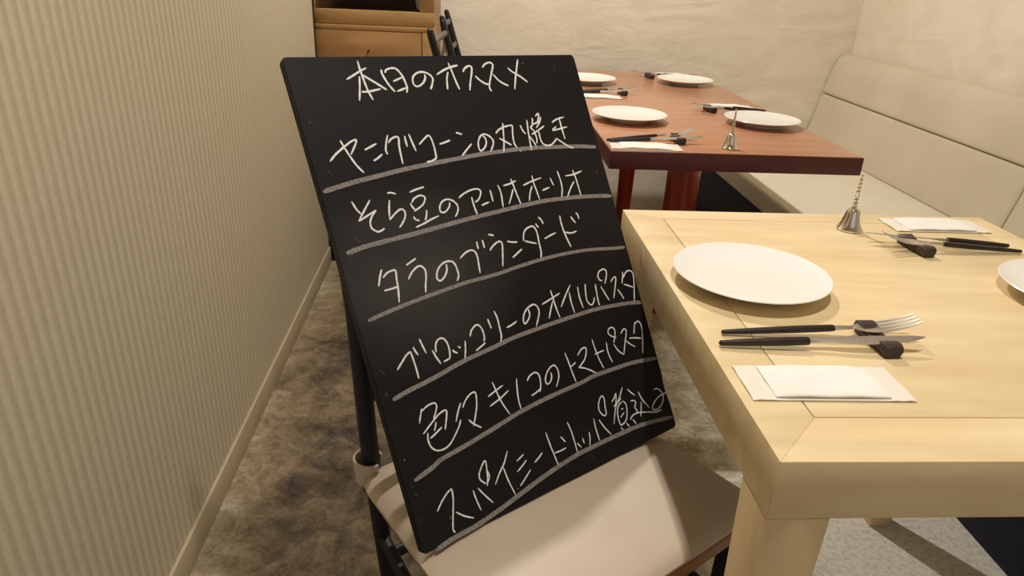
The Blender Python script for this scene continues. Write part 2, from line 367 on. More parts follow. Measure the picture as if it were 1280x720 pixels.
def make_knife():
    r = tag(bpy.data.objects.new('dinner_knife', None), None, 'knife', 'knives with dark handles and steel blades'); COL.objects.link(r)
    obj('handle', loft(round_rings([(0, .0012, .0014, 0), (.002, .0032, .0034, 0), (.03, .0046, .0044, 0), (.08, .0058, .0052, 0), (.104, .0056, .0050, 0), (.108, .0052, .0046, 0)])), M['handle'], r)
    rings = []
    for x, a, b in ((.106, -.0040, .0040), (.120, -.0032, .0040), (.135, -.0040, .0045), (.155, -.0075, .0050), (.185, -.0088, .0052), (.215, -.0078, .0050), (.235, -.0045, .0042), (.247, -.0002, .0022), (.250, .0012, .0018)):
        tk = .0011 if x > .125 else .0024
        rings.append([(x, a, -.0002), (x, (a+b)/2, -tk), (x, b, -tk*.8), (x, b, tk*.8), (x, (a+b)/2, tk), (x, a, .0002)])
    obj('blade', loft(rings), M['steel'], r)
    return r
def make_packet():
    r = tag(bpy.data.objects.new('towel_packet', None), None, 'hand towel', 'white hand towel packets beside the cutlery'); COL.objects.link(r)
    L_, W_ = .089, .0345
    bm = bmesh.new(); n, mm = 24, 6; grid = []
    for j, zoff in ((0, 0), (1, .0009)):
        grid.append([[bm.verts.new((-L_+2*L_*i/n, -W_+2*W_*q/mm, .0004+zoff+(.0012*abs(math.sin(i*1.3+q*.8)) if (i < 4 or i > n-4) else .0003))) for q in range(mm+1)] for i in range(n+1)])
    for gg in grid:
        for i in range(n):
            for q in range(mm): bm.faces.new((gg[i][q], gg[i+1][q], gg[i+1][q+1], gg[i][q+1]))
    a, b = grid
    for i in range(n):
        bm.faces.new((a[i][0], a[i+1][0], b[i+1][0], b[i][0])); bm.faces.new((a[i][mm], a[i+1][mm], b[i+1][mm], b[i][mm]))
    for q in range(mm):
        bm.faces.new((a[0][q], a[0][q+1], b[0][q+1], b[0][q])); bm.faces.new((a[n][q], a[n][q+1], b[n][q+1], b[n][q]))
    obj('wrapper', bm, M['film'], r)
    bm = bmesh.new(); rings = []
    for i in range(15):
        x = -.066+.132*i/14; k = 1-.5*(abs(i-7)/7)**6
        h = .0052*k*(1+.08*math.sin(i*1.7)); wv = .031+.0006*math.sin(i*2.1)
        rings.append([(x, wv*math.cos(th)*(1 if abs(math.cos(th)) < .9 else 1), .0008+max(0, h*(.5+.5*math.sin(th)))*1.0) for th in [2*PI*k2/16 for k2 in range(16)]])
    # flatten into a folded pad: superellipse section
    rings = []
    for i in range(15):
        x = -.063+.126*i/14; k = 1-.55*(abs(i-7)/7)**8
        h = .0046*k; wv = .0315*(1-.03*(abs(i-7)/7)**4); sec = []
        for k2 in range(20):
            th = 2*PI*k2/20; cs, sn = math.cos(th), math.sin(th)
            sec.append((x, wv*math.copysign(abs(cs)**.35, cs), .0018+h*.5+h*.5*math.copysign(abs(sn)**.6, sn)+.0004*math.sin(i*1.1+cs*3)))
        rings.append(sec)
    loft(rings, bm=bm); obj('towel', bm, M['towel'], r)
    return r
fork0, knife0, rest0, pack0 = make_fork(), make_knife(), make_rest(), make_packet()
used = set()
def put(src, loc, rz, label, ry=0, rx=0):
    if src.name in used:
        o = copy_tree(src, loc, rz, label)
    else:
        used.add(src.name); o = src; o.location = loc; o['label'] = label
    o.rotation_mode = 'XYZ'; o.rotation_euler = (rx, ry, rz); return o
TILT = math.radians(-3.1)
def setting(fx, fy, fa, kx, ky, ka, rx_, ry_, ra, px, py, pa, lf, lk, lr, lp):
    put(fork0, (fx, fy, TZ+.0040), math.radians(fa), lf, math.radians(-3.6))
    put(knife0, (kx, ky, TZ+.0052), math.radians(ka), lk, math.radians(-3.0), math.radians(14))
    put(rest0, (rx_, ry_, TZ), math.radians(ra), lr)
    if lp: put(pack0, (px, py, TZ), math.radians(pa), lp)
setting(.318, .750, -1.0, .305, .720, -1.5, .506, .730, 2, .394, .639, -.5,
        'fork with dark handle at the left setting of the pale table, tines up',
        'dark-handled knife just below the fork at the left setting of the pale table',
        'dark wooden cutlery rest under the large near fork and knife',
        'white wrapped hand towel lying in front of the near knife on the pale table')
setting(.932, 1.047, 178.5, .925, 1.069, 176.5, .750, 1.055, 4, .860, 1.178, 0,
        'fork at the right setting of the pale table, tines pointing left towards the bell',
        'knife lying behind the fork at the right setting of the pale table',
        'dark cutlery rest at the right of the silver bell on the pale table',
        'white wrapped hand towel at the back edge of the pale table')
setting(.362, 1.790, 12, .366, 1.775, 4, .553, 1.806, 2, .452, 1.738, -3,
        'fork with raised steel tines on the red-brown table, right beside the menu board',
        'knife on the red-brown table beside the menu board, above the white packet',
        'dark cutlery rest on the red-brown table nearest its front left corner',
        'white hand towel packet at the front left corner of the red-brown table')
setting(.965, 2.243, 176, .972, 2.270, 175, .783, 2.262, 3, .865, 2.345, 2,
        'fork behind the plate next to the tall bell on the red-brown table',
        'knife behind the plate next to the tall bell on the red-brown table',
        'dark cutlery rest left of the plate beside the tall bell on the red-brown table',
        'white hand towel packet behind the cutlery on the right of the red-brown table')
setting(.93, 2.985, 176, .93, 3.005, 174, .755, 2.975, 3, .87, 3.08, 2,
        'fork at the far end of the red-brown table, behind the farthest plate',
        'knife at the far end of the red-brown table, behind the farthest plate',
        'dark cutlery rest at the far end of the red-brown table near the wall',
        'pale hand towel packet at the far edge of the red-brown table against the wall')
setting(.362, 2.535, 5, .362, 2.510, 3, .553, 2.535, 3, .444, 2.460, 0,
        'fork on the red-brown table half hidden by the top right of the menu board',
        'knife on the red-brown table half hidden by the top right of the menu board',
        'dark cutlery rest in front of the plate half hidden by the menu board',
        'white hand towel packet half hidden by the menu board, far left of the red-brown table')

def make_bell(loc, label):
    r = empty('hand_bell', loc, 0, label, 'bell', 'silver table bells')
    obj('bell_body', lathe([(.0205, 0), (.0222, .001), (.0222, .003), (.0196, .0065), (.0165, .013), (.0140, .022), (.0122, .030), (.0112, .035), (.0085, .0385), (.0040, .040), (.0001, .0402)], 40), M['chrome'], r)
    prof = []
    for i in range(61):
        s = i/60; z = .0398+.056*s
        prof.append((.0036*(1-.5*s)+.0011*(1-.5*s)*math.sin(s*2*PI*8), z))
    n = 20; rings = []
    for i, (rr, z) in enumerate(prof):
        rings.append([(rr*(1+.22*math.cos(3*(2*PI*k/n)+z*900))*math.cos(2*PI*k/n), rr*(1+.22*math.cos(3*(2*PI*k/n)+z*900))*math.sin(2*PI*k/n), z) for k in range(n)])
    obj('twisted_handle', loft(rings), M['chrome'], r)
    obj('finial', lathe([(.0001, .0950), (.0018, .0958), (.0026, .0975), (.0018, .0995), (.0001, .1005)], 16), M['chrome'], r)
    return r
make_bell((.685, 1.150, TZ), 'small silver bell with twisted handle at the back of the pale table')
b2 = make_bell((.673, 1.748, TZ), 'small silver bell with twisted handle standing on the red-brown table edge')

# ------------------------------------------------------------------ bench
b = empty('bench_seat', (1.40, 1.8, 0), 0, 'long built-in bench with cream seat and taupe padded back along the right wall', 'bench')
ox, oy = 1.40, 1.8; YA, YZ = .15, YB-.006
obj('base_panel', B((1.150-ox, YA-oy, 0), (1.66-ox, YZ-oy, .309), .002), M['navy'], b)
def profile_y(pts, y0, y1, m_, name, r_=.02):
    n = 6; ins = .010; rings = []
    c = (sum(p[0] for p in pts)/len(pts), sum(p[1] for p in pts)/len(pts))
    for y, k in ((y0, .0), (y0+.002, .45), (y0+.008, .85), (y0+.02, 1), (y1-.02, 1), (y1-.008, .85), (y1-.002, .45), (y1, .0)):
        def sh(p):
            dx, dz = p[0]-c[0], p[1]-c[1]; d = math.hypot(dx, dz); q = (d-ins*(1-k))/d
            return (c[0]+dx*q-ox, y-oy, c[1]+dz*q)
        rings.append([sh(p) for p in pts])
    return obj(name, loft(rings), m_, b)
def rounded(pts, r_=.018, n=5):
    out = []
    for i in range(len(pts)):
        p, a, c_ = Vector(pts[i]), Vector(pts[i-1]), Vector(pts[(i+1) % len(pts)])
        da, dc = (a-p), (c_-p); r1 = min(r_, da.length*.45, dc.length*.45)
        p0, p2 = p+da.normalized()*r1, p+dc.normalized()*r1
        for k in range(n+1):
            s_ = k/n; q = p0*(1-s_)**2+p*2*s_*(1-s_)+p2*s_*s_; out.append((q.x, q.y))
    return out
profile_y(rounded([(1.120, .310), (1.118, .386), (1.15, .391), (1.72, .391), (1.72, .31)], .014), YA, YZ, M['bench_seat'], 'seat_cushion')
low = rounded([(1.676, .3915), (1.684, .44), (1.708, .55), (1.722, .617), (1.80, .617), (1.80, .3915)], .009)
profile_y(low, 2.005, YZ, M['bench'], 'back_panel'); profile_y(low, .72, 2.001, M['bench'], 'back_panel')
profile_y(low, YA, .716, M['bench'], 'back_panel')
profile_y(rounded([(1.722, .619), (1.728, .66), (1.745, .745), (1.775, .800), (1.822, .805), (1.826, .72), (1.822, .619)], .03), YA, YZ, M['bench'], 'headroll')

# ------------------------------------------------------------------ cabinet
c = empty('display_cabinet', (-.34, 3.05, 0), 0, 'honey wood cabinet with dark glass door standing at the end of the papered wall', 'cabinet')
ox, oy = -.34, 3.05; CX0, CX1, CY0, CY1 = -.575, -.117, 2.70, 3.36
def CB(a, b_, bev=.001): return B((a[0]-ox, a[1]-oy, a[2]), (b_[0]-ox, b_[1]-oy, b_[2]), bev)
obj('plinth', CB((CX0+.005, 2.68, 0), (CX1-.02, CY1, .34)), M['blacktrim'], c)
obj('lower_body', CB((CX0, CY0, .34), (CX1, CY1, .905)), M['oak'], c)
d = obj('lower_door', CB((-.548, CY0-.014, .42), (-.163, CY0-.001, .884), .0015), M['oakdark'], c)
obj('door_surround', CB((CX0, CY0-.012, .886), (CX1, CY0-.0005, .903)), M['oak'], c)
obj('door_surround', CB((CX0, CY0-.012, .34), (-.551, CY0-.0005, .8855)), M['oak'], c)
obj('door_surround', CB((-.160, CY0-.012, .34), (CX1, CY0-.0005, .8855)), M['oak'], c)
obj('knob', lathe([(.0001, 0), (.004, .0005), (.004, .004), (.0001, .005)], 12), M['blacktrim'], d, loc=(-.352-ox, CY0-.0135-oy, .818), rot=(PI/2, 0, 0))
# upper display part: real hollow case with a framed glass door
zt = 1.75
for a, b_ in (((CX0, CY0, .9055), (CX1, CY1, .925)), ((CX0, CY0+.02, .9255), (CX0+.018, CY1, zt)), ((CX1-.018, CY0+.02, .9255), (CX1, CY1, zt)), ((CX0, CY0, zt+.0005), (CX1, CY1, zt+.02)), ((CX0+.0185, CY1-.012, .9255), (CX1-.0185, CY1, zt))):
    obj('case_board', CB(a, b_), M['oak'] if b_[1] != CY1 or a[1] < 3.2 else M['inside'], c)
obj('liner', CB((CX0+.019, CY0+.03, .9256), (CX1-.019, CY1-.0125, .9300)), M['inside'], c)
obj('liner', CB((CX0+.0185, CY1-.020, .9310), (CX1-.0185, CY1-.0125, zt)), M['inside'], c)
gd = obj('glass_door', CB((CX0, CY0-.004, .9065), (CX1, CY0+.018, .9535)), M['oak'], c)
obj('stile', CB((CX0, CY0-.004, .954), (-.533, CY0+.018, zt)), M['oak'], gd)
obj('stile', CB((-.168, CY0-.004, .954), (CX1, CY0+.018, zt)), M['oak'], gd)
obj('pane', CB((-.5335, CY0+.006, .952), (-.1675, CY0+.010, zt-.01), 0), M['glass'], gd, smooth=False)
for i, x in enumerate((-.475, -.385, -.29)):
    bm = lathe([(.020, .0), (.021, .0015), (.004, .004), (.0028, .02), (.003, .045), (.012, .052), (.022, .066), (.024, .085), (.022, .11), (.0212, .11), (.0228, .085), (.0205, .067), (.010, .054), (.0001, .053)], 24)
    tag(obj('stem_glass', bm, M['glass'], loc=(x, 2.86+.03*(i % 2), .9302)), ['left', 'middle', 'right'][i]+' stemmed drinking glass behind the dark cabinet door', 'glass', 'stemmed glasses in the cabinet')
tag(obj('white_cup', lathe([(.018, 0), (.022, .004), (.026, .03), (.027, .055), (.0255, .055), (.0245, .03), (.02, .006), (.0001, .005)], 24), M['porcelain'], loc=(-.190, 3.20, .9312)), 'white cup at the right end inside the cabinet', 'cup')

# ------------------------------------------------------------------ ladder-back chairs
# chair frame: x across, +y to the back, z up; origin at the middle of the seat's left-right, board line y = 0
def make_chair(name, near):
    r = bpy.data.objects.new(name, None); COL.objects.link(r)
    hw = .196; yb = .209
    def post_y(z):
        t_ = z-.44
        if t_ < 0: return yb-.02*(-t_/.44)
        if t_ < .26: return yb+.105*t_
        return yb+.0273+.30*(t_-.26)
    for s in (-1, 1):
        pts = [(s*(hw-.03*(1-z/.44) if z < .44 else hw), post_y(z), z) for z in (0, .15, .30, .42, .5, .6, .68, .72, .78, .85, .90, .922, .928)]
        rad = [.0105, .012, .013, .0135, .0135, .0135, .0135, .0135, .013, .0128, .0122, .010, .004]
        obj('rear_post', tube(pts, rad, 16), M['black'], r)
    for s in (-1, 1):
        obj('front_leg', tube([(s*.205, -.150, 0), (s*.212, -.158, .2), (s*.215, -.160, .405)], [.0125, .016, .0175], 16), M['black'], r)
    for z in (.545, .665, .785, .88):
        y = post_y(z)
        obj('back_slat', tube([(-hw+.012, y, z), (-.1, y+.006, z), (0, y+.010, z), (.1, y+.006, z), (hw-.012, y, z)], .0085, 10, flat=1.5), M['slat'], r)
    for s in (-1, 1):
        obj('side_rail', tube([(s*.212, -.150, .389), (s*.196, yb, .389)], .015, 4, flat=1.4), M['black'], r)
        obj('side_stretcher', tube([(s*.213, -.156, .22), (s*.186, yb-.008, .29)], .010, 10), M['black'], r)
    obj('rear_stretcher', tube([(-.184, yb-.01, .245), (.184, yb-.01, .245)], .010, 10), M['black'], r)
    obj('rear_rail', tube([(-.19, yb, .389), (.19, yb, .389)], .014, 4, flat=1.4), M['black'], r)
    fr = obj('front_rail', B((-.225, -.187, .380), (.225, -.160, .414), .006, 3), M['brownwood'], r)
    fr['label'] = 'bare brown wooden front rail'
    # cushion: rounded pad, edges drooping, notched round the rear posts
    bm = bmesh.new(); nx, ny = 40, 34; top, bot = {}, {}
    def outline(u_, v_):
        # u,v in -1..1 ; squircle-like outline, wider in front
        f = 1-.0*v_; 
        x = u_*(.240-.018*(v_*.5+.5)); y = v_*.197+.008
        # round the corners
        k = max(0, abs(u_)-.86)/.14*max(0, abs(v_)-.84)/.16
        x -= math.copysign(.020*k*k, u_); y -= math.copysign(.020*k*k, v_)
        return x, y
    def th(u_, v_):
        e_ = max(abs(u_), abs(v_)); a_ = (1-min(1, abs(u_))**7)*(1-min(1, abs(v_))**8)
        return a_
    for i in range(nx+1):
        for j in range(ny+1):
            u_, v_ = -1+2*i/nx, -1+2*j/ny
            u_ = math.sin(u_*PI/2)*.35+u_*.65; v_ = math.sin(v_*PI/2)*.35+v_*.65
            x, y = outline(u_, v_); a_ = th(u_, v_)
            z = .421+.0125*a_**.5+.0035*(1-u_*u_)*(1-v_*v_)+.0009*math.sin(9*u_+4*v_)*math.sin(7*v_-2*u_)*a_
            z += -.004*max(0, -v_-.5)
            top[i, j] = bm.verts.new((x, y, z)); 
            bot[i, j] = bm.verts.new((x*.995, y*.995, .409+.004*(1-a_))) if (i in (0, nx) or j in (0, ny)) else None
    for i in range(nx):
        for j in range(ny): bm.faces.new((top[i, j], top[i+1, j], top[i+1, j+1], top[i, j+1]))
    edge = [(i, 0) for i in range(nx)]+[(nx, j) for j in range(ny)]+[(i, ny) for i in range(nx, 0, -1)]+[(0, j) for j in range(ny, 0, -1)]
    for k in range(len(edge)):
        a_, b_ = edge[k], edge[(k+1) % len(edge)]
        bm.faces.new((top[a_], top[b_], bot[b_], bot[a_]))
    bm.faces.new([bot[e_] for e_ in edge])
    cu = obj('seat_cushion', bm, M['vinyl'], r)
    # collars of the cover that wrap outwards round the two rear posts
    for s in (-1, 1):
        bm = bmesh.new(); px, py = s*hw, yb; ringso = []
        angs = [math.radians(a_) for a_ in range(-100, 181, 20)]
        for q, an in enumerate(angs):
            k = math.sin(PI*q/(len(angs)-1))
            R_ = .0175+.0055*k
            h0, h1 = .408-.004*k, .440+.004*k
            ca, sa = math.cos(an), math.sin(an)
            ringso.append([(px+s*(R_-.003)*ca, py+(R_-.003)*sa, h0), (px+s*(R_-.0005*0)*ca, py+R_*sa, h0), (px+s*(R_+.003)*ca, py+(R_+.003)*sa, h1), (px+s*(R_)*ca, py+(R_)*sa, h1+.001)])
        loft(ringso, bm=bm); obj('cushion_collar', bm, M['vinyl'], cu)
    return r
ex = Vector((.402, .275, 0)).normalized(); W_BOARD, H_BOARD = .4871, .648
BL0 = Vector((-.045, .673, .44))
rz_board = math.atan2(ex.y, ex.x)
chair = make_chair('dining_chair', True)
tag(chair, 'black ladder-back chair with beige vinyl cushion holding the menu board', 'chair', 'black ladder-back chairs')
cpos = BL0+ex*.230
chair.location = (cpos.x, cpos.y, 0); chair.rotation_euler = (0, 0, rz_board)
# two chairs on the left side of the red-brown table, facing it (+X), seen above the board
copy_tree(chair, (.198, 2.554, 0), math.radians(86), 'black ladder-back chair behind the menu board, nearer of the two by the honey cabinet')
copy_tree(chair, (.207, 3.165, 0), math.radians(89), 'black ladder-back chair deepest in the room, against the plaster wall behind the nearer one')

# ------------------------------------------------------------------ menu board
up = Vector((-.1855, .270, .559)); up = (up-up.dot(ex)*ex).normalized(); nb = ex.cross(up)
mb = bpy.data.objects.new('menu_board', None); COL.objects.link(mb)
mb.matrix_world = Matrix(((ex.x, up.x, nb.x, BL0.x), (ex.y, up.y, nb.y, BL0.y), (ex.z, up.z, nb.z, BL0.z), (0, 0, 0, 1)))
tag(mb, 'large black chalkboard with handwritten Japanese menu leaning on the chair back', 'menu board')
def rrect(w_, h_, r_, n=6):
    pts = []
    for cx_, cy_, a0 in ((w_-r_, r_, -90), (w_-r_, h_-r_, 0), (r_, h_-r_, 90), (r_, r_, 180)):
        for k in range(n+1):
            a_ = math.radians(a0+90*k/n); pts.append((cx_+r_*math.cos(a_), cy_+r_*math.sin(a_)))
    return pts
bm = prism([(x-.0019*y/H_BOARD+.0054*(x/W_BOARD)*(y/H_BOARD), y*(1+(.0077-.0154*x/W_BOARD)/H_BOARD)) for x, y in rrect(W_BOARD, H_BOARD, .007)], -.013, 0)
bmesh.ops.bevel(bm, geom=[e_ for e_ in bm.edges if abs(e_.verts[0].co.z-e_.verts[1].co.z) < 1e-6], offset=.0015, segments=2, affect='EDGES')
obj('panel', bm, M['board'], mb)
cnt = [0]
def ribbon(bm, pts, w0, taper=True, rough_=.12, k=4):
    cnt[0] += 1; z = .00035+.000012*(cnt[0] % 12)
    P = smooth_pts([(p[0]/1000, p[1]/1000, 0) for p in pts], k)
    if len(P) == 2: P = [P[0].lerp(P[1], i/4) for i in range(5)]
    prev = None; n = len(P)
    for i, p in enumerate(P):
        t_ = (P[min(i+1, n-1)]-P[max(i-1, 0)]).normalized(); s = Vector((-t_.y, t_.x, 0))
        f = min(1, .55+min(i, n-1-i)*.35) if taper else 1
        w_ = w0*f*(1+random.uniform(-rough_, rough_))
        a_, b_ = bm.verts.new((p.x+s.x*w_/2, p.y+s.y*w_/2, z)), bm.verts.new((p.x-s.x*w_/2, p.y-s.y*w_/2, z))
        if prev: bm.faces.new((prev[0], prev[1], b_, a_))
        prev = (a_, b_)
